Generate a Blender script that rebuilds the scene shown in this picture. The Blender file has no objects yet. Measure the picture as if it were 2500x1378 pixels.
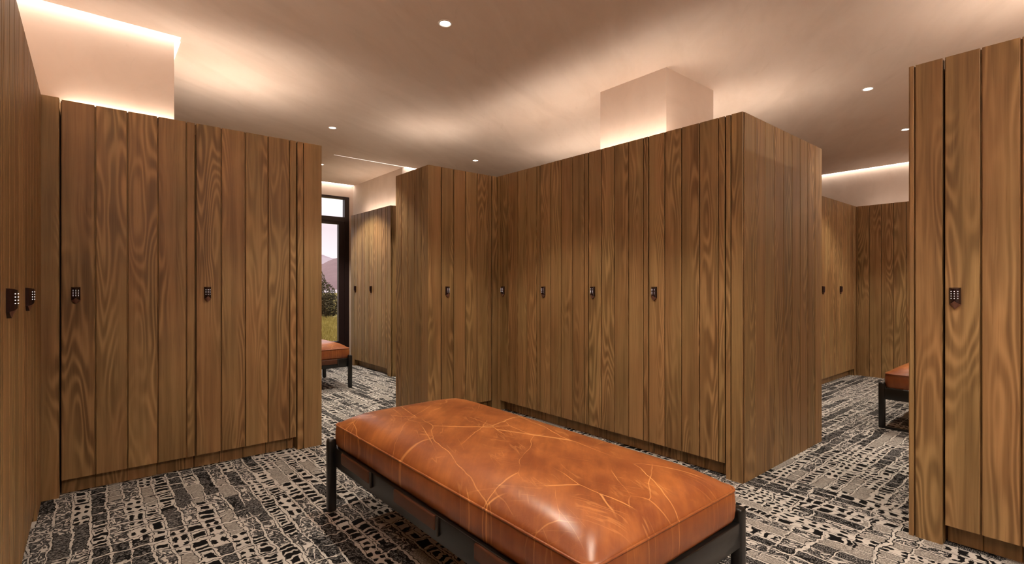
import bpy, bmesh, math, random
from mathutils import Vector, Matrix
PI = math.pi
random.seed(11)
S = bpy.context.scene
C = S.collection

# ------------------------------------------------------------------ camera, world, exposure
HC = 2.78            # ceiling height
EYE = 1.2
HL = 2.25            # locker height
FPX = 1222.0         # focal length in pixels of the 2500 px wide frame
A = math.radians(49.9)
FWD = Vector((math.cos(A), math.sin(A), 0)); RGT = Vector((math.sin(A), -math.cos(A), 0))
cd = bpy.data.cameras.new('camera'); cam = bpy.data.objects.new('camera', cd); C.objects.link(cam)
cd.sensor_fit = 'HORIZONTAL'; cd.sensor_width = 36; cd.lens = 36 * FPX / 2500
cd.shift_y = 8 / 2500; cd.clip_start = 0.02; cd.clip_end = 3000
cam.location = (0, 0, EYE); cam.rotation_euler = (PI / 2, 0, A - PI / 2)
S.camera = cam
S.view_settings.view_transform = 'Standard'; S.view_settings.look = 'None'
S.view_settings.exposure = 0.28; S.view_settings.gamma = 1.0; S.view_settings.use_curve_mapping = False
try:
    S.cycles.max_bounces = 10; S.cycles.diffuse_bounces = 6; S.cycles.caustics_reflective = False
    S.cycles.sample_clamp_indirect = 6
except Exception:
    pass

LAMP = (1.0, 0.85, 0.68)        # downlight colour
LED = (1.0, 0.83, 0.70)         # strip colour
P_SPOT = 74.0                   # downlight power
E_STRIP = 4.6                   # ceiling strip emission
E_BACK = 60.0                   # unseen strips added behind the camera as fill
E_UP = 44.0                     # locker-top strip emission

def ray_at(px, d, z=0.0):
    p = FWD * d + RGT * ((px - 1250) / FPX * d)
    return Vector((p.x, p.y, z))

# ------------------------------------------------------------------ node helpers
class NT:
    def __init__(s, name):
        s.m = bpy.data.materials.new(name); s.m.use_nodes = True
        s.t = s.m.node_tree; s.t.nodes.clear()
        s.out = s.t.nodes.new('ShaderNodeOutputMaterial')
    def n(s, kind, **kw):
        nd = s.t.nodes.new(kind)
        for k, v in kw.items(): setattr(nd, k, v)
        return nd
    def put(s, sock, v):
        if isinstance(v, bpy.types.NodeSocket): s.t.links.new(v, sock)
        elif isinstance(v, (int, float)) and hasattr(sock.default_value, '__len__'):
            sock.default_value = [v] * len(sock.default_value)
        elif isinstance(v, (tuple, list)) and len(v) == 3 and len(sock.default_value) == 4: sock.default_value = (*v, 1)
        else: sock.default_value = v
    def m_(s, op, a, b=0.0, c=0.0, clamp=False):
        nd = s.n('ShaderNodeMath', operation=op, use_clamp=clamp)
        s.put(nd.inputs[0], a); s.put(nd.inputs[1], b); s.put(nd.inputs[2], c)
        return nd.outputs[0]
    def add(s, a, b): return s.m_('ADD', a, b)
    def sub(s, a, b): return s.m_('SUBTRACT', a, b)
    def mul(s, a, b): return s.m_('MULTIPLY', a, b)
    def mx(s, a, b): return s.m_('MAXIMUM', a, b)
    def mn(s, a, b): return s.m_('MINIMUM', a, b)
    def step(s, x, lo, hi):                     # smooth 0..1 from lo to hi
        nd = s.n('ShaderNodeMapRange', interpolation_type='SMOOTHSTEP')
        s.put(nd.inputs['Value'], x); s.put(nd.inputs['From Min'], lo); s.put(nd.inputs['From Max'], hi)
        return nd.outputs['Result']
    def vec(s, x, y=0.0, z=0.0):
        nd = s.n('ShaderNodeCombineXYZ'); s.put(nd.inputs[0], x); s.put(nd.inputs[1], y); s.put(nd.inputs[2], z)
        return nd.outputs[0]
    def xyz(s, v):
        nd = s.n('ShaderNodeSeparateXYZ'); s.put(nd.inputs[0], v); return nd.outputs[0], nd.outputs[1], nd.outputs[2]
    def noise(s, v, scale=1.0, detail=2.0, rough=0.5, dist=0.0):
        nd = s.n('ShaderNodeTexNoise'); s.put(nd.inputs['Vector'], v); s.put(nd.inputs['Scale'], scale)
        s.put(nd.inputs['Detail'], detail); s.put(nd.inputs['Roughness'], rough); s.put(nd.inputs['Distortion'], dist)
        return nd.outputs[0]
    def white(s, v):
        nd = s.n('ShaderNodeTexWhiteNoise', noise_dimensions='3D'); s.put(nd.inputs['Vector'], v); return nd.outputs['Value']
    def voro(s, v, scale, feature='DISTANCE_TO_EDGE', rnd=1.0):
        nd = s.n('ShaderNodeTexVoronoi', feature=feature); s.put(nd.inputs['Vector'], v); s.put(nd.inputs['Scale'], scale)
        s.put(nd.inputs['Randomness'], rnd)
        return nd.outputs['Distance']
    def mix(s, f, a, b, blend='MIX'):
        nd = s.n('ShaderNodeMix', data_type='RGBA', blend_type=blend)
        s.put(nd.inputs[0], f); s.put(nd.inputs[6], a); s.put(nd.inputs[7], b)
        return nd.outputs[2]
    def attr(s, name, out='Fac'):
        nd = s.n('ShaderNodeAttribute', attribute_name=name); return nd.outputs[out]
    def pos(s): return s.n('ShaderNodeNewGeometry').outputs['Position']
    def obj(s): return s.n('ShaderNodeTexCoord').outputs['Object']
    def bump(s, h, strength=0.3, dist=0.002):
        nd = s.n('ShaderNodeBump'); s.put(nd.inputs['Strength'], strength); s.put(nd.inputs['Distance'], dist); s.put(nd.inputs['Height'], h)
        return nd.outputs[0]
    def bsdf(s, col, rough=0.5, metal=0.0, normal=None, spec=0.5, emit=None, es=0.0, coat=0.0):
        b = s.n('ShaderNodeBsdfPrincipled')
        s.put(b.inputs['Base Color'], col); s.put(b.inputs['Roughness'], rough); s.put(b.inputs['Metallic'], metal)
        s.put(b.inputs['Specular IOR Level'], spec)
        if normal is not None: s.put(b.inputs['Normal'], normal)
        if emit is not None: s.put(b.inputs['Emission Color'], emit); s.put(b.inputs['Emission Strength'], es)
        if coat: s.put(b.inputs['Coat Weight'], coat); s.put(b.inputs['Coat Roughness'], 0.3)
        s.t.links.new(b.outputs[0], s.out.inputs[0]); return s.m

def mat_wood(name, dark, light):
    s = NT(name)
    uvn = s.n('ShaderNodeUVMap', uv_map='UVMap').outputs[0]
    u, v, _ = s.xyz(uvn)
    pid = s.attr('plank'); rnd = s.n('ShaderNodeObjectInfo').outputs['Random']
    off = s.add(s.mul(pid, 37.7), s.mul(rnd, 23.0))
    warp = s.mul(s.sub(s.noise(s.vec(s.mul(u, 9), s.mul(v, 2.2), off), 1, 3), 0.5), 0.02)
    uw = s.add(u, warp)
    field = s.noise(s.vec(s.mul(uw, 7.0), s.mul(v, 0.85), off), 1, 1.5, 0.45)
    ring = s.m_('SINE', s.mul(field, 105.0))
    ring = s.add(s.mul(ring, 0.5), 0.5)
    ring = s.m_('POWER', ring, 1.6)
    ringmask = s.step(s.noise(s.vec(s.mul(u, 6.0), s.mul(v, 0.6), s.add(off, 9.0)), 1, 1), 0.40, 0.62)
    fine = s.noise(s.vec(s.mul(uw, 210), s.mul(v, 4.0), off), 1, 3, 0.6)
    med = s.noise(s.vec(s.mul(uw, 34), s.mul(v, 0.9), s.add(off, 4.0)), 1, 3, 0.55)
    blot = s.noise(s.vec(s.mul(u, 3.5), s.mul(v, 1.6), s.add(off, 2.0)), 1, 2, 0.5)
    f = s.add(s.mul(s.sub(fine, 0.5), 0.42), s.mul(s.sub(med, 0.5), 0.95))
    f = s.add(f, s.mul(s.mul(s.sub(ring, 0.42), ringmask), 0.60))
    f = s.add(f, s.mul(s.sub(blot, 0.5), 0.75))
    f = s.m_('ADD', f, s.add(0.37, s.mul(pid, 0.24)), clamp=True)
    col = s.mix(f, dark, light)
    tint = s.noise(s.vec(s.mul(u, 5.0), s.mul(v, 0.9), s.add(off, 14.0)), 1, 2)
    col = s.mix(s.mul(s.step(tint, 0.40, 0.70), 0.45), col, s.mix(1.0, col, (1.06, 0.88, 0.84), 'MULTIPLY'))
    col = s.mix(s.mul(s.step(tint, 0.55, 0.30), 0.40), col, s.mix(1.0, col, (0.86, 0.98, 0.92), 'MULTIPLY'))
    pore = s.step(fine, 0.36, 0.30)
    col = s.mix(s.mul(pore, 0.35), col, s.mix(1.0, col, (0.55, 0.45, 0.40), 'MULTIPLY'))
    nrm = s.bump(s.add(fine, s.mul(ring, 0.3)), 0.25, 0.0012)
    return s.bsdf(col, 0.5, 0, nrm, 0.35)

def mat_plaster(name, base, dark):
    s = NT(name); p = s.pos(); x, y, z = s.xyz(p)
    n1 = s.noise(s.vec(s.mul(s.add(x, s.mul(y, 0.6)), 0.9), s.mul(s.sub(y, s.mul(x, 0.6)), 3.2), s.mul(z, 2.5)), 1, 5, 0.6, 0.8)
    n2 = s.noise(p, 7, 4, 0.6)
    streak = s.step(s.noise(s.vec(s.mul(s.add(x, y), 2.2), s.mul(s.sub(y, x), 11), s.mul(z, 9)), 1, 3, 0.6, 1.2), 0.62, 0.74)
    f = s.add(s.mul(s.step(n1, 0.35, 0.7), 0.55), s.mul(s.sub(n2, 0.5), 0.35))
    f = s.m_('ADD', f, s.mul(streak, 0.30), clamp=True)
    return s.bsdf(s.mix(f, base, dark), 0.85, 0, s.bump(n2, 0.15, 0.004), 0.2)

def mat_plain(name, col, rough=0.5, metal=0.0, var=0.06, spec=0.5, coat=0.0):
    s = NT(name)
    n = s.noise(s.obj(), 40, 3)
    c = s.mix(n, tuple(c * (1 - var) for c in col), tuple(min(1, c * (1 + var)) for c in col))
    return s.bsdf(c, rough, metal, s.bump(n, 0.05, 0.001), spec, coat=coat)

def mat_glow(name, col, strength):
    s = NT(name)
    e = s.n('ShaderNodeEmission'); s.put(e.inputs[0], col); s.put(e.inputs[1], strength)
    s.t.links.new(e.outputs[0], s.out.inputs[0]); return s.m

def mat_carpet():
    s = NT('woven_carpet'); p = s.pos(); X, Y, _ = s.xyz(p)
    # the carpet of the passage and the far bay is laid crosswise
    cross = s.step(X, 3.30, 3.301)
    u0 = s.add(s.mul(Y, s.sub(1.0, cross)), s.mul(X, cross))
    v0 = s.add(s.mul(X, s.sub(1.0, cross)), s.mul(Y, cross))
    P = s.vec(u0, v0, 0.0)
    wa = s.sub(s.noise(P, 7, 2), 0.5); wb = s.sub(s.noise(s.vec(u0, v0, 5.0), 6, 2), 0.5)
    wc = s.sub(s.noise(s.vec(u0, v0, 3.0), 38, 1), 0.5); wd = s.sub(s.noise(s.vec(u0, v0, 7.0), 38, 1), 0.5)
    u = s.add(u0, s.add(s.mul(wa, 0.09), s.mul(wc, 0.030)))
    v = s.add(v0, s.add(s.mul(wb, 0.050), s.mul(wd, 0.020)))
    BW = 0.072
    vb = s.m_('DIVIDE', v, BW); b = s.m_('FLOOR', vb); bf = s.m_('FRACT', vb)
    rb = s.white(s.vec(b, 0.5, 1.5))
    # long segments along a band
    ul = s.add(s.m_('DIVIDE', u, 0.30), s.mul(rb, 17.0)); k = s.m_('FLOOR', ul)
    rk = s.white(s.vec(b, k, 2.5)); rk2 = s.white(s.vec(b, k, 8.5))
    # short cells inside a band
    L = s.add(0.032, s.mul(rk2, 0.05))
    uc = s.m_('DIVIDE', u, L); c = s.m_('FLOOR', uc); cf = s.m_('FRACT', uc)
    rc = s.white(s.vec(b, c, 4.5))
    dx = s.m_('ABSOLUTE', s.sub(cf, 0.5)); dy = s.m_('ABSOLUTE', s.sub(bf, 0.5))
    # dark blobs in a pale ladder
    shp = s.mx(s.m_('DIVIDE', dx, s.add(0.22, s.mul(rc, 0.20))), s.m_('DIVIDE', dy, s.add(0.20, s.mul(s.white(s.vec(b, c, 6.5)), 0.26))))
    blob = s.step(shp, 1.12, 0.90)
    # twin dots
    bf2 = s.m_('FRACT', s.mul(vb, 2.0)); dy2 = s.m_('ABSOLUTE', s.sub(bf2, 0.5))
    dots = s.step(s.m_('SQRT', s.add(s.mul(s.mul(dx, dx), 1.0), s.mul(s.mul(dy2, dy2), 1.0))), 0.36, 0.28)
    # hatched dark patch with curly pale strokes
    curl = s.noise(s.vec(s.mul(u, 1.0), s.mul(v, 1.5), rk), 15, 1.5, 0.5, 0.6)
    stroke = s.step(s.m_('ABSOLUTE', s.sub(s.m_('FRACT', s.mul(curl, 5.0)), 0.5)), 0.19, 0.11)
    hatch = s.noise(s.vec(s.mul(u0, 260), s.mul(v0, 90), s.mul(rk, 9)), 1, 2, 0.6)
    hatch = s.step(hatch, 0.44, 0.66)
    cream = s.mix(s.noise(P, 14, 3), (0.50, 0.485, 0.465), (0.80, 0.785, 0.755))
    black = (0.008, 0.008, 0.009)
    grey = s.mix(hatch, (0.008, 0.008, 0.010), (0.30, 0.30, 0.30))
    beige = s.mix(hatch, (0.26, 0.25, 0.235), (0.54, 0.52, 0.49))
    ladder = s.mix(blob, cream, black)
    dotted = s.mix(dots, cream, black)
    patch = s.mix(s.mul(stroke, s.step(rk2, 0.25, 0.26)), grey, cream)
    patch2 = s.mix(stroke, grey, black)
    col = patch
    col = s.mix(s.step(rk, 0.26, 0.261), col, patch2)
    col = s.mix(s.step(rk, 0.46, 0.461), col, ladder)
    col = s.mix(s.step(rk, 0.75, 0.751), col, dotted)
    col = s.mix(s.step(rk, 0.90, 0.901), col, beige)
    # black outline then pale rule along some band edges
    edge = s.m_('ABSOLUTE', s.sub(bf, 0.5))
    ron = s.step(s.noise(s.vec(s.mul(u0, 2.6), s.mul(b, 7.3), 0.0), 1, 1), 0.40, 0.44)
    col = s.mix(s.mul(s.step(edge, 0.36, 0.40), ron), col, black)
    col = s.mix(s.mul(s.step(edge, 0.41, 0.44), ron), col, cream)
    # pale and dark rules across the bands
    CW = 0.11
    ub = s.m_('DIVIDE', s.add(u, s.mul(wb, 0.05)), CW); cb = s.m_('FLOOR', ub); cbf = s.m_('ABSOLUTE', s.sub(s.m_('FRACT', ub), 0.5))
    con = s.step(s.noise(s.vec(s.mul(v0, 3.6), s.mul(cb, 5.1), 3.0), 1, 1), 0.50, 0.54)
    col = s.mix(s.mul(s.step(cbf, 0.36, 0.39), con), col, black)
    col = s.mix(s.mul(s.step(cbf, 0.415, 0.435), con), col, cream)
    pile = s.noise(s.vec(s.mul(u0, 500), s.mul(v0, 500), 0.0), 1, 2)
    col = s.mix(s.mul(pile, 0.35), col, s.mix(1.0, col, (0.6, 0.6, 0.6), 'MULTIPLY'))
    return s.bsdf(col, 0.95, 0, s.bump(s.add(pile, hatch), 0.35, 0.003), 0.1)

def mat_leather():
    s = NT('aged_leather'); o = s.obj(); x, y, z = s.xyz(o)
    n1 = s.noise(s.vec(s.mul(x, 3.0), s.mul(y, 1.8), s.mul(z, 3)), 1.8, 4, 0.6, 0.0)
    n2 = s.noise(s.vec(s.mul(s.add(x, s.mul(y, 0.5)), 3.0), s.mul(s.sub(y, s.mul(x, 0.9)), 11.0), z), 1.4, 4, 0.65, 0.15)
    f = s.m_('ADD', s.mul(s.step(n1, 0.30, 0.72), 0.6), s.mul(s.step(n2, 0.35, 0.75), 0.45), clamp=True)
    col = s.mix(f, (0.205, 0.055, 0.017), (0.46, 0.160, 0.042))
    def rot(q):
        ca, sa = math.cos(q), math.sin(q)
        return s.add(s.mul(x, ca), s.mul(y, sa)), s.sub(s.mul(y, ca), s.mul(x, sa))
    def veins(q, sx, sy, sc, seed, lo, hi, wid):
        a, b = rot(q); wn_ = s.mul(s.sub(s.noise(s.vec(x, y, seed), 4, 3), 0.5), 0.12)
        d = s.voro(s.vec(s.mul(s.add(a, wn_), sx), s.mul(s.add(b, s.mul(wn_, 0.5)), sy), seed), sc)
        mask = s.step(s.noise(s.vec(x, y, seed + 3), 3.2, 2), lo, hi)
        return s.mul(s.step(d, wid, wid * 0.15), mask)
    def hair(q, sx, sy, seed, lo, hi, wid):
        a, b = rot(q)
        d = s.m_('ABSOLUTE', s.sub(s.noise(s.vec(s.mul(a, sx), s.mul(b, sy), seed), 1, 2, 0.5, 0.1), 0.5))
        return s.mul(s.step(d, wid, wid * 0.15), s.step(s.noise(s.vec(x, y, seed + 3), 6.0, 2), lo, hi))
    v1 = veins(1.40, 1.0, 3.0, 1.35, 2.3, 0.38, 0.50, 0.0095)
    v2 = veins(0.85, 1.0, 2.4, 1.9, 6.1, 0.44, 0.54, 0.0095)
    v3 = s.mx(hair(1.2, 2.2, 17, 9.7, 0.50, 0.60, 0.016), hair(2.0, 2.5, 19, 3.7, 0.53, 0.62, 0.016))
    vs = s.m_('ADD', s.add(s.mul(v1, 0.80), s.mul(v2, 0.70)), s.mul(v3, 0.30), clamp=True)
    col = s.mix(vs, col, (0.74, 0.35, 0.12))
    mot = s.step(s.noise(s.vec(s.mul(x, 2.2), s.mul(y, 1.6), s.add(z, 7.0)), 2.6, 4, 0.6, 0.0), 0.42, 0.80)
    col = s.mix(s.mul(mot, 0.60), col, (0.19, 0.045, 0.016))
    fl = s.step(s.noise(s.vec(s.mul(x, 14), s.mul(y, 30), z), 1, 4, 0.7, 0.3), 0.58, 0.80)
    col = s.mix(s.mul(fl, 0.28), col, (0.58, 0.21, 0.05))
    grain = s.voro(o, 420, 'F1')
    h = s.add(s.mul(grain, 0.25), s.add(s.mul(n1, 0.5), s.mul(vs, -0.4)))
    ro = s.add(0.25, s.mul(n1, 0.14))
    return s.bsdf(col, ro, 0, s.bump(h, 0.15, 0.003), 0.6)

def mat_glass():
    s = NT('window_glass')
    t = s.n('ShaderNodeBsdfTransparent'); g = s.n('ShaderNodeBsdfGlossy'); g.inputs['Roughness'].default_value = 0.02
    m = s.n('ShaderNodeMixShader'); m.inputs[0].default_value = 0.05
    s.t.links.new(t.outputs[0], m.inputs[1]); s.t.links.new(g.outputs[0], m.inputs[2])
    s.t.links.new(m.outputs[0], s.out.inputs[0]); return s.m

def mat_natural(name, a, b, scale, rough=0.9):
    s = NT(name); f = s.noise(s.pos(), scale, 5, 0.65)
    return s.bsdf(s.mix(s.step(f, 0.3, 0.7), a, b), rough, 0, None, 0.1)

M = dict(
    wood=mat_wood('oak_planks', (0.125, 0.070, 0.026), (0.380, 0.238, 0.104)),
    plaster=mat_plaster('lime_plaster', (0.78, 0.665, 0.575), (0.67, 0.555, 0.465)),
    wall=mat_plaster('bulkhead_plaster', (0.74, 0.63, 0.55), (0.65, 0.54, 0.46)),
    carpet=mat_carpet(), leather=mat_leather(), glass=mat_glass(),
    metal=mat_plain('black_steel', (0.010, 0.010, 0.010), 0.30, 0.0, 0.1, 0.5),
    frame=mat_plain('dark_window_frame', (0.022, 0.012, 0.013), 0.4),
    bronze=mat_plain('burgundy_lock', (0.018, 0.006, 0.007), 0.16, 0.0, 0.1, 0.7),
    chin=mat_plain('copper_plate', (0.20, 0.095, 0.065), 0.35, 0.5),
    key=mat_glow('lit_key', (1.0, 0.86, 0.80), 0.9),
    trim=mat_plain('white_ring', (0.75, 0.70, 0.66), 0.35),
    baffle=mat_plain('dark_baffle', (0.03, 0.025, 0.02), 0.4),
    lens=mat_glow('lamp_lens', (1.0, 0.93, 0.82), 14.0),
    strip=mat_glow('glow_strip', LED, E_STRIP), upstrip=mat_glow('led_uplight', LED, E_UP),
    softfill=mat_glow('fill_soft', LED, 38.0),  # for hidden strips added to lift the ceiling light
    backfill=mat_glow('fill_back', LED, E_BACK),
    spill=mat_glow('spill_glow', LED, 1.1),  # glow of the drawn light spill, not a lamp
    strap=mat_plain('brown_strap_leather', (0.095, 0.032, 0.013), 0.5, 0, 0.2),
    grass=mat_natural('meadow_grass', (0.20, 0.15, 0.035), (0.42, 0.34, 0.10), 3.0),
    leaf=mat_natural('tree_leaves', (0.035, 0.034, 0.018), (0.10, 0.085, 0.05), 2.0),
    bark=mat_natural('bark', (0.05, 0.035, 0.03), (0.09, 0.06, 0.05), 6.0),
    hill=mat_natural('near_hill', (0.20, 0.13, 0.14), (0.30, 0.205, 0.21), 0.03),  # purple haze of distance is mixed into both hill colours
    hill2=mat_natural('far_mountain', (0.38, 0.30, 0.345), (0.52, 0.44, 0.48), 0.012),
)

def make_world():
    w = bpy.data.worlds.new('dusk_sky'); S.world = w; w.use_nodes = True
    t = w.node_tree; t.nodes.clear()
    n = t.nodes.new; L = t.links.new
    out = n('ShaderNodeOutputWorld'); bg = n('ShaderNodeBackground'); tc = n('ShaderNodeTexCoord')
    sep = n('ShaderNodeSeparateXYZ'); L(tc.outputs['Generated'], sep.inputs[0])
    r = n('ShaderNodeValToRGB'); e = r.color_ramp.elements
    e[0].position = 0.0; e[0].color = (0.72, 0.60, 0.62, 1)
    e[1].position = 0.25; e[1].color = (1.0, 0.95, 0.98, 1)
    for q, c in ((0.05, (0.90, 0.80, 0.84, 1)), (0.11, (0.80, 0.68, 0.72, 1)), (0.16, (0.97, 0.90, 0.93, 1))):
        x = e.new(q); x.color = c
    mp = n('ShaderNodeMapping'); mp.inputs['Scale'].default_value = (3, 3, 22); L(tc.outputs['Generated'], mp.inputs[0])
    nz = n('ShaderNodeTexNoise'); nz.inputs['Scale'].default_value = 1.0; nz.inputs['Detail'].default_value = 4
    L(mp.outputs[0], nz.inputs['Vector'])
    ma = n('ShaderNodeMath'); ma.operation = 'MULTIPLY_ADD'; ma.inputs[1].default_value = 0.06
    L(nz.outputs[0], ma.inputs[0]); sb = n('ShaderNodeMath'); sb.operation = 'SUBTRACT'; sb.inputs[1].default_value = 0.03
    L(sep.outputs[2], sb.inputs[0]); L(sb.outputs[0], ma.inputs[2]); L(ma.outputs[0], r.inputs[0])
    L(r.outputs[0], bg.inputs[0]); bg.inputs[1].default_value = 1.1
    L(bg.outputs[0], out.inputs[0])
make_world()

# ------------------------------------------------------------------ mesh helpers
class MB:
    """collects quads with uv (metres) and a plank number, becomes ONE mesh object"""
    def __init__(s): s.v = []; s.f = []; s.uv = []; s.pk = []; s.mi = []
    def face(s, pts, pk=0.5, uv=None, mi=0):
        i = len(s.v); s.v += [tuple(p) for p in pts]; s.f.append(list(range(i, i + len(pts))))
        if uv is None:
            a, b, c = Vector(pts[0]), Vector(pts[1]), Vector(pts[2])
            n = (b - a).cross(c - b); n = [abs(q) for q in n]
            if n[2] > max(n[0], n[1]): uv = [(p[1], p[0]) for p in pts]
            elif n[0] > n[1]: uv = [(p[1] + 3.3, p[2]) for p in pts]
            else: uv = [(p[0], p[2]) for p in pts]
        s.uv.append(uv); s.pk.append(pk); s.mi.append(mi)
    def prism(s, poly, z0, z1, pk=0.5):          # poly counter-clockwise in xy
        n = len(poly)
        for i in range(n):
            a, b = poly[i], poly[(i + 1) % n]
            s.face([(*a, z0), (*b, z0), (*b, z1), (*a, z1)], pk)
        s.face([(*p, z1) for p in poly], pk); s.face([(*p, z0) for p in reversed(poly)], pk)
    def box(s, x0, y0, z0, x1, y1, z1, pk=0.5): s.prism([(x0, y0), (x1, y0), (x1, y1), (x0, y1)], z0, z1, pk)
    def planks_y(s, edges, yf, z0, z1, th, gap=0.0065, groove=0.013, ch=0.0025, seal=True):
        """boards side by side along x, visible face at y = yf looking towards -y"""
        for a, b in zip(edges[:-1], edges[1:]):
            pk = random.random(); a2, b2 = a + gap / 2, b - gap / 2
            c = min(ch, (b2 - a2) / 4)
            s.prism([(a2, yf + c), (a2 + c, yf), (b2 - c, yf), (b2, yf + c), (b2, yf + th), (a2, yf + th)], z0, z1, pk)
        if seal: s.box(edges[0] + gap / 2, yf + groove, z0 + 0.002, edges[-1] - gap / 2, yf + th - 0.001, z1 - 0.004, 0.1)
    def xf(s, mtx):
        s.v = [tuple(mtx @ Vector(p)) for p in s.v]; return s
    def join(s, o):
        i = len(s.v); s.v += o.v; s.f += [[q + i for q in f] for f in o.f]; s.uv += o.uv; s.pk += o.pk; s.mi += o.mi; return s
    def build(s, name, mat, parent=None, smooth=False):
        me = bpy.data.meshes.new(name); me.from_pydata(s.v, [], s.f)
        ul = me.uv_layers.new(name='UVMap'); k = 0
        at = me.attributes.new('plank', 'FLOAT', 'FACE')
        for i, f in enumerate(s.f):
            at.data[i].value = s.pk[i]
            for j in range(len(f)): ul.data[k].uv = s.uv[i][j]; k += 1
        for m in (mat if isinstance(mat, (list, tuple)) else [mat]): me.materials.append(m)
        for i, p in enumerate(me.polygons):
            p.material_index = s.mi[i]; p.use_smooth = smooth
        o = bpy.data.objects.new(name, me); C.objects.link(o)
        if parent: o.parent = parent
        return o

def from_bm(bm, name, mat, parent=None, smooth=True):
    me = bpy.data.meshes.new(name); bm.to_mesh(me); bm.free(); me.materials.append(mat)
    for p in me.polygons: p.use_smooth = smooth
    o = bpy.data.objects.new(name, me); C.objects.link(o)
    if parent: o.parent = parent
    return o

def rbox(x0, y0, z0, x1, y1, z1, r, seg=3):
    bm = bmesh.new(); bmesh.ops.create_cube(bm, size=1)
    for v in bm.verts: v.co = ((x0 + x1) / 2 + v.co.x * (x1 - x0), (y0 + y1) / 2 + v.co.y * (y1 - y0), (z0 + z1) / 2 + v.co.z * (z1 - z0))
    bmesh.ops.bevel(bm, geom=bm.edges[:], offset=r, segments=seg, affect='EDGES', profile=0.5)
    return bm

def lathe(profile, n=32):
    bm = bmesh.new(); rings = []
    for r, z in profile: rings.append([bm.verts.new((r * math.cos(2 * PI * i / n), r * math.sin(2 * PI * i / n), z)) for i in range(n)])
    for a, b in zip(rings[:-1], rings[1:]):
        for i in range(n): bm.faces.new((a[i], a[(i + 1) % n], b[(i + 1) % n], b[i]))
    return bm

def disc(r, z, n=32):
    bm = bmesh.new(); bm.faces.new([bm.verts.new((r * math.cos(-2 * PI * i / n), r * math.sin(-2 * PI * i / n), z)) for i in range(n)])
    return bm

def tube_loop(pts, r, n=8):
    bm = bmesh.new(); rings = []; N = len(pts)
    for i, p in enumerate(pts):
        t = (Vector(pts[(i + 1) % N]) - Vector(pts[i - 1])).normalized(); up = Vector((0, 0, 1)); sd = t.cross(up).normalized()
        rings.append([bm.verts.new(Vector(p) + sd * r * math.cos(2 * PI * j / n) + up * r * math.sin(2 * PI * j / n)) for j in range(n)])
    for i in range(N):
        a, b = rings[i], rings[(i + 1) % N]
        for j in range(n): bm.faces.new((a[j], a[(j + 1) % n], b[(j + 1) % n], b[j]))
    bmesh.ops.recalc_face_normals(bm, faces=bm.faces[:])
    return bm

def thing(name, label, cat, loc, rz=0.0, group=None):
    o = bpy.data.objects.new(name, None); C.objects.link(o); o.empty_display_size = 0.1
    o.location = loc; o.rotation_euler = (0, 0, rz); o['label'] = label; o['category'] = cat
    if group: o['group'] = group
    return o
def tag(o, label, cat, group=None, kind=None):
    o['label'] = label; o['category'] = cat
    if group: o['group'] = group
    if kind: o['kind'] = kind
    return o
def struct(name, mb, mat, parent=None):
    o = mb.build(name, mat, parent)
    if not parent: o['kind'] = 'structure'
    return o
def children(o): return [c for c in C.objects if c.parent == o]
def dup(root, loc, rz, label):
    r = root.copy(); C.objects.link(r); r.location = loc; r.rotation_euler = (0, 0, rz); r['label'] = label
    for ch in children(root):
        c = ch.copy(); C.objects.link(c); c.parent = r
        for g in children(ch):
            d = g.copy(); C.objects.link(d); d.parent = c
    return r

# ------------------------------------------------------------------ the room
YW = 7.75; XB = 8.07; XLW = -0.83; YB = -1.3
def sbox(name, mat, *a):
    m = MB(); m.box(*a); return struct(name, m, mat)
sbox('floor', M['carpet'], XLW - 0.2, YB - 0.2, -0.06, XB + 0.2, YW + 0.16, 0.0)
sbox('ceiling', M['plaster'], XLW - 0.2, YB - 0.2, HC, XB + 0.2, YW + 0.2, HC + 0.1)
sbox('wall_left', M['wall'], XLW - 0.15, YB, 0, XLW, YW, HC)
sbox('wall_back', M['wall'], XLW, YB - 0.15, 0, XB, YB, HC)
sbox('wall_right', M['wall'], XB, YB, 0, XB + 0.15, YW, HC)
# window wall with its opening
WX0, WX1, WZ1 = 1.20, 3.146, 2.597
w = MB()
w.box(XLW, YW, 0, WX0, YW + 0.15, HC); w.box(WX1, YW, 0, XB, YW + 0.15, HC); w.box(WX0, YW, WZ1, WX1, YW + 0.15, HC)
struct('wall_window', w, M['wall'])
# bulkheads and pillar above the lockers
sbox('wall_partition_left', M['wall'], XLW, 3.868, HL + 0.012, 0.412, 4.40, HC)
sbox('wall_partition_window', M['wall'], 3.20, 6.087, HL + 0.012, 3.95, YW, HC)
sbox('wall_pillar', M['wall'], 3.188, 2.052, HL + 0.012, 3.862, 2.665, HC)
# wood-clad backs of the islands, and clad runs that continue beyond the frame
def clad_x(name, xf, y0, y1, depth, z0=0.0, z1=HL, pitch=0.14):
    n = max(1, round((y1 - y0) / pitch)); e = [i * (y1 - y0) / n for i in range(n + 1)]
    m = MB(); m.planks_y(e, 0, z0, z1, depth)
    m.xf(Matrix.Translation((xf, y1, 0)) @ Matrix.Rotation(-PI / 2, 4, 'Z'))
    return struct(name, m, M['wood'])
XF = 3.01                       # face plane of the islands
sbox('wall_island_back', M['wood'], XF + 0.655, 1.53, 0, 4.31, 4.43, HL - 0.04)
sbox('wall_island_right_back', M['wood'], XF + 0.655, YB, 0, 4.31, 0.47, HL - 0.04)
clad_x('wall_island_right', XF, YB, -0.062, 0.64)
sbox('wall_island_window_back', M['wood'], XF + 0.655, 6.16, 0, 4.2, 7.36, HL - 0.04)
m = MB(); m.planks_y([i * 0.14 for i in range(int((1.60 - YB) / 0.14) + 1)], 0, 0, HL, 0.60)
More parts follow.
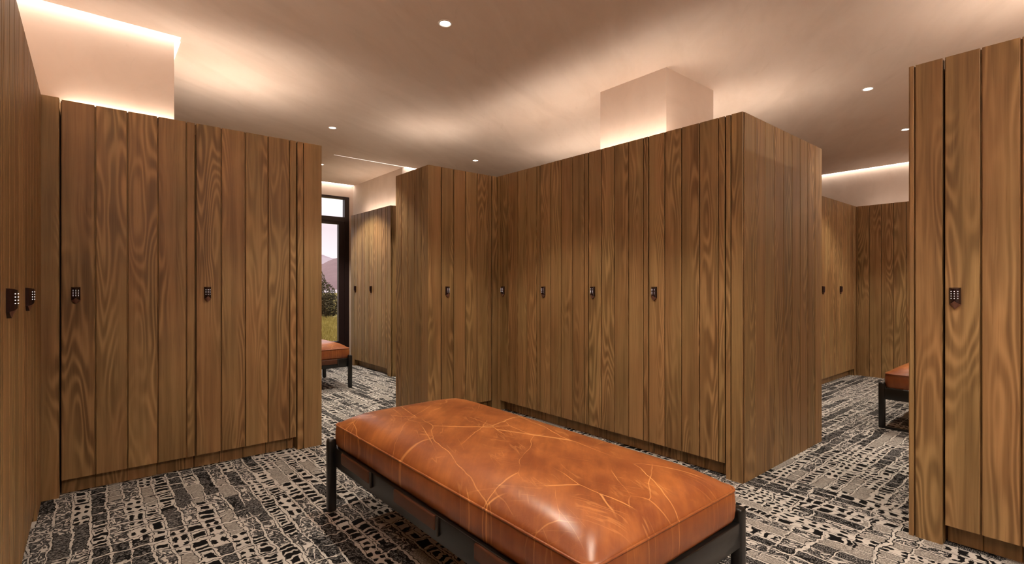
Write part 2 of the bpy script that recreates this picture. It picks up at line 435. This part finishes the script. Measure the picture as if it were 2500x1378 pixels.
m.xf(Matrix.Translation((-0.209, YB, 0)) @ Matrix.Rotation(PI / 2, 4, 'Z')); struct('wall_left_panel', m, M['wood'])
# tall plank wall at the end of the far bay
ed = [0.0, 0.015] + [0.015 + 0.13 * i for i in range(1, 27)]
m = MB(); m.planks_y(ed, 0, 0, HL, 0.06)
m.xf(Matrix.Translation((7.815, 2.149, 0)) @ Matrix.Rotation(-PI / 2, 4, 'Z')); struct('wall_far_panel', m, M['wood'])

# ------------------------------------------------------------------ window
wn = bpy.data.objects.new('window_1', None); C.objects.link(wn); wn['kind'] = 'structure'
FO = 0.073; y0, y1 = YW + 0.005, YW + 0.09
fr = MB(); fr.box(WX1 - FO, y0, 0, WX1, y1, WZ1); fr.box(WX0, y0, 0, WX0 + FO, y1, WZ1)
fr.box(WX0 + FO, y0, WZ1 - 0.035, WX1 - FO, y1, WZ1); fr.box(WX0 + FO, y0, 2.205, WX1 - FO, y1, 2.275)
fr.box(WX0 + FO, y0, 0, WX1 - FO, y1, 0.05); fr.box(2.10, y0, 0, 2.16, y1, 2.275)
fr.build('window_frame', M['frame'], wn)
for a, b in ((WX0 + FO, 2.10), (2.16, WX1 - FO)):
    sh = MB(); q = 0.092
    sh.box(a + 0.002, y0 + 0.012, 0.052, a + q, y1 - 0.01, 2.203); sh.box(b - q, y0 + 0.012, 0.052, b - 0.002, y1 - 0.01, 2.203)
    sh.box(a + q, y0 + 0.012, 0.052, b - q, y1 - 0.01, 0.32); sh.box(a + q, y0 + 0.012, 2.16, b - q, y1 - 0.01, 2.203)
    so = sh.build('window_sash', M['frame'], wn)
    g = MB(); g.box(a + q, y0 + 0.04, 0.32, b - q, y0 + 0.046, 2.16); g.build('pane', M['glass'], so)
g = MB(); g.box(WX0 + FO, y0 + 0.04, 2.275, WX1 - FO, y0 + 0.046, WZ1 - 0.035); g.build('pane', M['glass'], wn)

# ------------------------------------------------------------------ LED strips, added fill strips and a drawn light spill
def strip(x0, y0, x1, y1, label, mat='strip', z0=HC - 0.003, z1=HC - 0.0005, cat='strip light'):
    m = MB(); m.box(x0, y0, z0, x1, y1, z1)
    return tag(m.build('glow_strip', M[mat]), label, cat)
strip(XLW + 0.01, 3.800, 0.44, 3.866, 'long white light strip in the ceiling along the left bulkhead front')
strip(0.414, 3.8665, 0.446, 4.36, 'short light strip returning along the side of the left bulkhead')
strip(1.0, YW - 0.075, 3.19, YW - 0.003, 'thin light strip in the ceiling above the window')
strip(3.22, 6.018, 3.93, 6.083, 'light strip in the ceiling beside the end of the window bay bulkhead')
strip(XB - 0.06, YB + 0.1, XB - 0.003, 5.2, 'light strip in the ceiling along the far right wall')
m = MB(); m.prism([(2.25, 6.012), (3.215, 6.018), (3.215, 6.044)], HC - 0.003, HC - 0.0005)  # glowing wedge drawn for light spilling along the ceiling, no strip here
tag(m.build('glow_strip', M['spill']), 'tapering spill of light drawn across the ceiling of the window bay', 'strip light')
ZU0, ZU1 = HL - 0.036, HL - 0.028
strip(-0.11, 3.842, 1.13, 3.858, 'glowing uplight strip on top of the left lockers', 'upstrip', ZU0, ZU1)
strip(3.06, 1.55, 3.074, 3.74, 'glowing uplight strip on top of the centre island lockers', 'upstrip', ZU0, ZU1)
strip(3.08, 6.12, 3.09, 7.25, 'glowing uplight strip on top of the window bay lockers', 'upstrip', ZU0, ZU1)
strip(-0.58, YB + 0.1, -0.50, 3.00, 'added unseen uplight strip on top of the edge-on left lockers', 'upstrip', HL, HL + 0.006)  # unseen uplight added to raise the ambient light
strip(0.46, 4.375, 1.30, 4.41, 'added unseen uplight strip at the back of the left locker row', 'upstrip', ZU0, ZU1)  # hidden, added to brighten the ceiling past the bulkhead
strip(2.3, 4.37, 2.9, 4.40, 'added unseen uplight strip at the back of the short wing', 'upstrip', ZU0, ZU1)  # hidden uplight added for a brighter ceiling over the wing
strip(XLW + 0.3, YB + 0.004, 2.95, YB + 0.09, 'added unseen ceiling fill strip along the wall behind the camera', 'backfill')  # out of view, added as soft fill on the locker fronts
strip(4.4, YB + 0.004, 7.8, YB + 0.09, 'added unseen ceiling fill strip along the near wall of the far bay', 'backfill')  # fill for the far bay, added out of view
strip(4.24, 1.56, 4.265, 4.36, 'added unseen fill strip on the far side of the centre island', 'softfill', ZU0, ZU1)  # hidden strip added to lift the ceiling beyond the pillar
strip(3.70, YB + 0.1, 3.75, 0.40, 'added unseen fill strip on top of the right hand island', 'softfill', ZU0, ZU1)  # hidden strip added to lift the right side of the ceiling
strip(7.90, YB + 0.1, 7.93, 2.10, 'glowing uplight strip behind the far right plank wall', 'strip', ZU0, ZU1)

# ------------------------------------------------------------------ downlights
def make_downlight(loc, label):
    t = thing('downlight', label, 'ceiling light', loc, 0, 'round recessed downlights')
    from_bm(lathe([(0.043, -0.0005), (0.043, -0.003), (0.040, -0.0045), (0.035, -0.0045), (0.033, -0.002)]), 'trim_ring', M['trim'], t)
    from_bm(lathe([(0.034, -0.0025), (0.0335, -0.0015), (0.030, -0.001)]), 'baffle', M['baffle'], t)
    from_bm(disc(0.0305, -0.0012), 'lens', M['lens'], t, False)
    return t
def lamp(loc, power, size=104, blend=0.35, parent=None):
    l = bpy.data.lights.new('downlight_lamp', 'SPOT'); l.energy = power; l.color = LAMP
    l.spot_size = math.radians(size); l.spot_blend = blend; l.shadow_soft_size = 0.035
    o = bpy.data.objects.new('downlight_lamp', l); C.objects.link(o)
    o.location = (0, 0, -0.02) if parent else loc
    if parent: o.parent = parent
lights = [
    ((1.635, 2.567), 'large round downlight above the orange bench at the top of the photo', 1.0),
    ((1.855, 4.994), 'round downlight above the doorway to the window bay', 1.2),
    ((3.724, 5.140), 'smallest round downlight, over the lockers at the inner corner', 1.1),
    ((4.779, 1.235), 'round downlight over the passage right of the centre island', 0.75),
    ((6.313, 1.310), 'round downlight half hidden by the right hand lockers', 1.1),
    ((1.635, 1.04), 'round downlight over the near end of the orange bench', 0.9),
    ((1.635, -0.50), 'added round downlight outside the photo near its lower edge', 0.65),  # unseen lamp added for soft room light
    ((6.0, 0.0), 'added unseen downlight over the far bay near the back', 0.9),  # out of view, added for soft light in the bay
    ((2.3, 6.6), 'added unseen downlight close to the window', 1.7),  # hidden lamp added to brighten the window bay lockers
]
first = None
for (x, y), lab, k in lights:
    if first is None: d = first = make_downlight((x, y, HC), lab)
    else: d = dup(first, (x, y, HC), 0, lab)
for d, (_, _, k) in zip([o for o in C.objects if o.name.startswith('downlight') and o.type == 'EMPTY'], lights):
    lamp(None, P_SPOT * k, parent=d)

# ------------------------------------------------------------------ lockers
TK = 0.0955; TS = 0.07
def make_keypad(parent, x, keys=True):
    z = 1.092; k = bpy.data.objects.new('keypad_lock', None)
    hb = MB(); W = 0.020
    T = 0.098
    # plan profile: two curved wings meeting in a ridge
    prof = [(-W, 0.0), (-W, -0.010), (-0.014, -0.019), (-0.006, -0.025), (0.0, -0.027), (0.006, -0.025), (0.014, -0.019), (W, -0.010), (W, 0.0)]
    low = [0.020, 0.022, 0.025, 0.031, 0.037, 0.031, 0.025, 0.022, 0.020]
    top = [T, T - 0.001, T - 0.003, T - 0.005, T - 0.006, T - 0.005, T - 0.003, T - 0.001, T]
    for i in range(8):
        a, b = prof[i], prof[i + 1]
        hb.face([(a[0], a[1], low[i]), (b[0], b[1], low[i + 1]), (b[0], b[1], top[i + 1]), (a[0], a[1], top[i])])
    hb.face([(p[0], p[1], t) for p, t in zip(prof, top)])
    pt = (0.0, -0.012, 0.0)
    hb.face([(-W, 0, 0.022), (-W, -0.008, 0.019), pt, (0, 0, 0.0)]); hb.face([(W, 0, 0.022), (0, 0, 0), pt, (W, -0.008, 0.019)])
    ho = hb.build('keypad_lock', M['bronze'], parent); ho.location = (x, 0, z)
    ch = MB()
    for i in range(1, 7):
        a, b = prof[i], prof[i + 1]
        ch.face([(a[0], a[1] + 0.0003, low[i]), pt, (b[0], b[1] + 0.0003, low[i + 1])])
    ch.face([(-W, -0.010, 0.024), (-W, -0.0085, 0.0185), pt]); ch.face([(W, -0.010, 0.024), pt, (W, -0.0085, 0.0185)])
    co = ch.build('chin_plate', M['chin'], ho); co['label'] = 'copper coloured chin plate'
    if keys:
        for c_, yy in ((-0.0115, -0.0212), (0.0, -0.0272), (0.0115, -0.0212)):
            for r_ in range(4):
                bm = bmesh.new(); bmesh.ops.create_uvsphere(bm, u_segments=8, v_segments=6, radius=0.0019)
                b = from_bm(bm, 'key_button', M['key'], ho); b.location = (c_, yy, 0.080 - 0.0105 * r_)
    return ho
def make_locker(w, label, loc, rz, group, fr=(0.231, 0.231, 0.231, 0.231, 0.076), keyx=0.05, depth=0.64, keys=True):
    t = thing('locker', label, 'locker', loc, rz, group)
    g = 0.0015
    ed = [g]
    for f in fr: ed.append(ed[-1] + f * (w - 2 * g))
    d = MB(); d.planks_y(ed, 0, TK, HL, 0.022)
    d.build('door', M['wood'], t)
    b = MB(); b.box(g, 0.024, TK, w - g, depth, HL - 0.04); b.box(g, TS + 0.02, 0, w - g, depth, TK, 0.2)
    b.box(0, 0.0225, HL - 0.07, w, 0.031, HL - 0.004)
    b.build('body', M['wood'], t)
    k = MB(); k.planks_y(ed, TS, 0, TK - 0.001, 0.019, gap=0.002)
    k.build('toe_kick', M['wood'], t)
    make_keypad(t, keyx, keys)
    return t
RA = -PI / 2
# row along the left, facing the camera side (face at Y = 3.80)
G1 = 'lockers along the left'
make_locker(0.651, 'wide oak locker facing the bench, nearest the left corner, keypad at its left edge', (-0.130, 3.80, 0), 0, G1, keyx=0.066, depth=0.62)
make_locker(0.629, 'wide oak locker facing the bench, beside the opening to the window bay', (0.521, 3.80, 0), 0, G1, keyx=0.066, depth=0.62)
# lockers on the left edge of the picture (face at X = -0.209)
XL = -0.209; G2 = 'lockers on the left edge of the photo'
make_locker(0.63, 'oak locker at the left edge seen edge on, keypad nearest the left corner', (XL, 2.87, 0), PI / 2, G2, keyx=0.066, depth=0.60)
make_locker(0.63, 'oak locker at the left edge seen edge on, keypad closest to the photo edge', (XL, 2.24, 0), PI / 2, G2, keyx=0.066, depth=0.60)
make_locker(0.63, 'sliver of an oak locker cut off by the left edge of the photo', (XL, 1.61, 0), PI / 2, G2, keyx=0.066, depth=0.60)
# centre island, long side
G3 = 'lockers on the long side of the centre island'
labs = ['oak locker of the centre island in the inner corner beside the short wing',
        'oak locker of the centre island, second from the inner corner',
        'oak locker of the centre island, third from the inner corner, under the plaster pillar',
        'oak locker of the centre island nearest its outer corner, next to the passage']
for i in range(4):
    make_locker(0.5575, labs[i], (XF, 3.753 - 0.5575 * i, 0), RA, G3)
# short wing
make_locker(0.565, 'single oak locker on the short wing left of the centre island', (2.382, 3.80, 0), 0, None, depth=0.60, keyx=0.06)
# window bay
G4 = 'lockers in the window bay'
make_locker(0.54, 'far oak locker in the window bay, next to the window', (XF, 7.23, 0), RA, G4, keys=False)
make_locker(0.54, 'oak locker in the window bay, second from the window', (XF, 6.69, 0), RA, G4, keys=False)
# right hand island
make_locker(0.545, 'large oak locker on the right edge of the photo with keypad', (XF, 0.4836, 0), RA, None, keyx=0.041)
# far bay behind the passage
G5 = 'lockers in the far right bay'
make_locker(0.61, 'pale oak locker in the far right bay beside the plank wall corner', (7.145, 2.15, 0), 0, G5, keys=False, depth=0.58)
make_locker(0.61, 'pale oak locker in the far right bay half hidden by the centre island', (6.535, 2.15, 0), 0, G5, keys=False, depth=0.58)

# end panels and corner fillers
def slab(label, edges_face, frame, z1, depth, side_edges=None, name='end_panel', cat='panel', side_at=0):
    """planked slab in local coordinates: planks along x, body depth along y; side face planked along y"""
    m = MB(); m.planks_y(edges_face, 0, 0, z1, 0.02)
    x0, x1 = edges_face[0], edges_face[-1]
    if side_edges:      # planked cheek at x0 (side_at 0) or x1 (side_at 1)
        s2 = MB(); s2.planks_y(side_edges, 0, 0, z1, 0.02)
        if side_at == 0: s2.xf(Matrix.Translation((x0, side_edges[-1], 0)) @ Matrix.Rotation(-PI / 2, 4, 'Z'))
        else: s2.xf(Matrix.Translation((x1, 0, 0)) @ Matrix.Rotation(PI / 2, 4, 'Z'))
        m.join(s2)
        a, b = (x0 + 0.0205, x1 - 0.002) if side_at == 0 else (x0 + 0.002, x1 - 0.0205)
        m.box(a, 0.0205, 0, b, depth - 0.002, z1 - 0.004)
    else: m.box(x0 + 0.002, 0.0205, 0, x1 - 0.002, depth, z1 - 0.004)
    o = m.build(name, M['wood']); o.location = frame[0]; o.rotation_euler = (0, 0, frame[1])
    return tag(o, label, cat)
# left row: right end panel (1.150..1.333) and left filler
slab('oak end panel closing the left row of lockers beside the opening', [0.0015, 0.048, 0.183], ((1.150, 3.80, 0), 0), HL, 0.62,
     [0.02 + 0.15 * i for i in range(5)], side_at=1)
slab('narrow oak filler in the left corner between two locker rows', [0.001, 0.1165], ((XL - 0.040, 3.80, 0), 0), HL + 0.008, 0.30, name='filler_panel')
slab('oak filler at the far end of the edge-on locker row', [0.001, 0.135, 0.298], ((XL, 3.501, 0), PI / 2), HL, 0.60, name='filler_panel')
# island: outer end panel, 1.3 m deep, and inner corner filler
slab('broad oak plank end panel of the centre island facing the passage', [0.001, 0.035, 0.1115], ((XF, 1.5225, 0), RA), HL, 1.30,
     [0.02] + [0.02 + 0.1422 * i for i in range(1, 10)], side_at=1)
slab('thin oak corner filler where the island meets the short wing', [0.001, 0.0435], ((XF, 3.7975, 0), RA), HL, 0.30, name='filler_panel')
# wing: left end panel and right filler
slab('oak end panel on the left end of the short wing', [0.001, 0.135], ((2.246, 3.80, 0), 0), HL, 0.63,
     [0.02 + 0.122 * i for i in range(6)], side_at=0)
slab('thin oak filler at the right end of the short wing', [0.001, 0.100], ((2.948, 3.80, 0), 0), HL, 0.30, name='filler_panel')
# window bay ends
slab('oak end panel of the window bay lockers nearest the camera', [0.001, 0.105], ((XF, 6.1485, 0), RA), HL, 1.18,
     [0.02 + 0.145 * i for i in range(9)], side_at=1)
slab('oak end panel of the window bay lockers beside the window', [0.001, 0.130], ((XF, 7.362, 0), RA), HL, 0.64)
# right island end
slab('oak end panel of the right hand lockers at the passage', [0.0, 0.023, 0.1285], ((XF, 0.613, 0), RA), HL, 1.30,
     [0.02] + [0.02 + 0.1422 * i for i in range(1, 10)], side_at=0)
slab('oak corner filler beside the far right plank wall', [0.001, 0.100], ((7.756, 2.15, 0), 0), HL, 0.58, name='filler_panel')

# ------------------------------------------------------------------ benches
def rrect(hx, hy, r, n=8):
    pts = []
    for cx, cy, a0 in ((hx - r, hy - r, 0), (-hx + r, hy - r, PI / 2), (-hx + r, -hy + r, PI), (hx - r, -hy + r, 1.5 * PI)):
        for i in range(n + 1):
            a = a0 + PI / 2 * i / n; pts.append((cx + r * math.cos(a), cy + r * math.sin(a)))
    # subdivide the straight runs so the crown can bend
    out = []
    N = len(pts)
    for i in range(N):
        a, b = pts[i], pts[(i + 1) % N]; L = math.hypot(b[0] - a[0], b[1] - a[1]); k = max(1, int(L / 0.05))
        if (i + 1) % (n + 1): k = 1
        else: k = 34 if (i // (n + 1)) % 2 else 16
        for j in range(k): out.append((a[0] + (b[0] - a[0]) * j / k, a[1] + (b[1] - a[1]) * j / k))
    return out
BX, BY = 0.406, 0.899
SEAM, CB, CROWN = 0.458, 0.342, 0.074
def crown(x, y):
    g = lambda t: 1 - math.exp(-max(t, 0) / 0.058)
    return SEAM + CROWN * g(BX - abs(x)) * g(BY - abs(y))
def cushion_bm():
    bm = bmesh.new(); rings = []
    for o, z in ((0.014, CB), (0.004, CB + 0.004), (-0.001, CB + 0.016), (-0.004, CB + 0.045), (-0.004, CB + 0.075), (-0.001, SEAM - 0.008), (0.002, SEAM)):
        rings.append([(x, y, z) for x, y in rrect(BX - o, BY - o, 0.045)])
    for o in (0.006, 0.012, 0.02, 0.03, 0.042, 0.058, 0.08, 0.11, 0.15, 0.20, 0.26, 0.32, 0.375):
        r = max(0.012, 0.045 - o * 0.3)
        rings.append([(x, y, crown(x, y)) for x, y in rrect(BX - o, BY - o, r)])
    vr = [[bm.verts.new(p) for p in R] for R in rings]
    for a, b in zip(vr[:-1], vr[1:]):
        N = len(a)
        for i in range(N): bm.faces.new((a[i], a[(i + 1) % N], b[(i + 1) % N], b[i]))
    bm.faces.new(vr[-1]); bm.faces.new(list(reversed(vr[0])))
    return bm
def make_bench(label, loc, rz, floor_bar=False):
    t = thing('leather_bench', label, 'bench', loc, rz, 'leather benches')
    cu = from_bm(cushion_bm(), 'cushion', M['leather'], t)
    from_bm(tube_loop([(x, y, SEAM + 0.0005) for x, y in rrect(BX + 0.0005, BY + 0.0005, 0.045)], 0.0042), 'piping', M['leather'], cu)
    lx, ly = BX + 0.040, BY + 0.012
    for sx in (-1, 1):
        for sy in (-1, 1):
            xa, xb = sorted((sx * lx, sx * (lx - 0.046))); ya, yb = sorted((sy * ly, sy * (ly - 0.044)))
            from_bm(rbox(xa, ya, 0, xb, yb, 0.384, 0.012, 4), 'leg', M['metal'], t)
    for sx in (-1, 1):
        xa, xb = sorted((sx * (BX + 0.012), sx * (BX - 0.010)))
        ro = from_bm(rbox(xa, -ly + 0.042, 0.246, xb, ly - 0.042, 0.344, 0.003, 2), 'side_rail', M['metal'], t)
        for yc in (-0.575, 0.0, 0.575):
            xo = sx * (BX + 0.0125)
            xa, xb = sorted((xo, xo + sx * 0.014))
            st = from_bm(rbox(xa, yc - 0.163, 0.290, xb, yc + 0.163, 0.347, 0.0068, 3), 'leather_strap', M['strap'], t)
            xa, xb = sorted((xo, xo + sx * 0.010))
            from_bm(rbox(xa, yc - 0.178, 0.272, xb, yc - 0.1645, 0.345, 0.003, 2), 'strap_end_bar', M['baffle'], st)  # thin dark bar at one end of the strap
    for sy in (-1, 1):
        ya, yb = sorted((sy * (BY + 0.008), sy * (BY - 0.014)))
        from_bm(rbox(-lx + 0.044, ya, 0.246, lx - 0.044, yb, 0.338, 0.003, 2), 'end_rail', M['metal'], t)
        if floor_bar and sy > 0:
            from_bm(rbox(-lx + 0.044, ya, 0.0, lx - 0.044, yb, 0.022, 0.003, 2), 'floor_bar', M['metal'], t)
    return t
make_bench('large orange brown leather bench on black legs in the foreground', (1.402, 1.763, 0), 0)
make_bench('brown leather bench half hidden by the lockers on the right', (5.99, 0.795, 0), PI / 2, True)
make_bench('brown leather bench in front of the window', (1.44, 6.14, 0), PI / 2)

# ------------------------------------------------------------------ outdoors
sbox('ground', M['grass'], -60, YW + 0.17, -0.4, 60, 90, -0.2)
bpy.data.objects['ground']['kind'] = 'structure'
def hills(name, dist, mat, fn, px0, px1, n=90, depth=0.5):
    bm = bmesh.new(); rows = []
    for k in range(9):
        row = []
        for i in range(n + 1):
            px = px0 + (px1 - px0) * i / n
            h = fn(px) * (1 - abs(k - 4) / 4.0) ** 0.8
            d = dist * (1 + depth * (k - 4) / 8)
            p = ray_at(px, d); j = math.sin(i * 1.7 + k * 2.1) * 0.02
            row.append(bm.verts.new((p.x, p.y, -0.5 + (h + 0.5) * d / dist * (1 + j) if k not in (0, 8) else -0.5)))
        rows.append(row)
    for a, b in zip(rows[:-1], rows[1:]):
        for i in range(n): bm.faces.new((a[i], a[i + 1], b[i + 1], b[i]))
    o = from_bm(bm, name, mat); o['kind'] = 'structure'
    return o
def zpx(y, d): return EYE + (697 - y) * d / FPX
def lerp(x, pts):
    for (a, ya), (b, yb) in zip(pts[:-1], pts[1:]):
        if x <= b: return ya + (yb - ya) * max(0, (x - a)) / (b - a)
    return pts[-1][1]
hills('hills_near', 260, M['hill'], lambda px: zpx(lerp(px, [(300, 690), (600, 668), (760, 648), (790, 644), (812, 633), (840, 624), (900, 615), (1100, 660), (1300, 690)]) + 1.5 * math.sin(px * 0.4), 260), 300, 1300)
hills('hills_far', 700, M['hill2'], lambda px: zpx(lerp(px, [(300, 660), (700, 628), (775, 620), (800, 627), (830, 634), (900, 650), (1300, 690)]) + 1.2 * math.sin(px * 0.55), 700), 300, 1300)

def leaf_mesh(blobs, n, size, seed):
    rn = random.Random(seed); m = MB()
    for _ in range(n):
        c, r = rn.choice(blobs)
        d = Vector((rn.gauss(0, 1), rn.gauss(0, 1), rn.gauss(0, 1))).normalized() * r * rn.uniform(0.55, 1.0) ** 0.5
        p = Vector(c) + d
        if p.z < -0.15: continue
        a = Vector((rn.gauss(0, 1), rn.gauss(0, 1), rn.gauss(0, 1))).normalized(); b = a.orthogonal().normalized()
        s = size * rn.uniform(0.6, 1.4)
        m.face([p - a * s, p + b * s * 0.45, p + a * s, p - b * s * 0.45], rn.random())
    return m
tc = ray_at(752, 21.5)
tr = thing('tree', 'dark bushy tree outside behind the window glass', 'tree', (tc.x, tc.y, -0.2))
bl = [((0, 0, 1.5), 0.75), ((-0.45, -0.3, 1.15), 0.7), ((0.42, -0.32, 1.0), 0.62), ((0.1, 0.4, 1.0), 0.7), ((0.72, -0.62, 0.55), 0.5), ((-0.7, 0.3, 0.7), 0.6), ((0.15, 0, 0.55), 0.7), ((0.45, -0.4, 0.45), 0.5)]
leaf_mesh(bl, 9000, 0.055, 3).build('crown', M['leaf'], tr)
from_bm(lathe([(0.11, 0.0), (0.08, 0.5), (0.06, 1.3)], 10), 'trunk', M['bark'], tr)
rn = random.Random(8); gm = MB()
for _ in range(9000):
    px = rn.uniform(690, 880); d = rn.uniform(10.5, 21.0); p = ray_at(px, d, -0.2)
    h = rn.uniform(0.06, 0.20); a = rn.uniform(0, 2 * PI); w_ = Vector((math.cos(a), math.sin(a), 0)) * 0.008
    tip = p + Vector((rn.uniform(-0.06, 0.06), rn.uniform(-0.06, 0.06), h))
    gm.face([p - w_, p + w_, tip], rn.random())
tag(gm.build('grass', M['grass']), 'yellow green meadow grass outside the window', 'grass', kind='stuff')
sd = bpy.data.lights.new('sun', 'SUN'); sd.energy = 1.2; sd.color = (1.0, 0.85, 0.78); sd.angle = math.radians(8)
so = bpy.data.objects.new('sun', sd); C.objects.link(so); so.rotation_euler = (math.radians(38), 0, math.radians(-60))
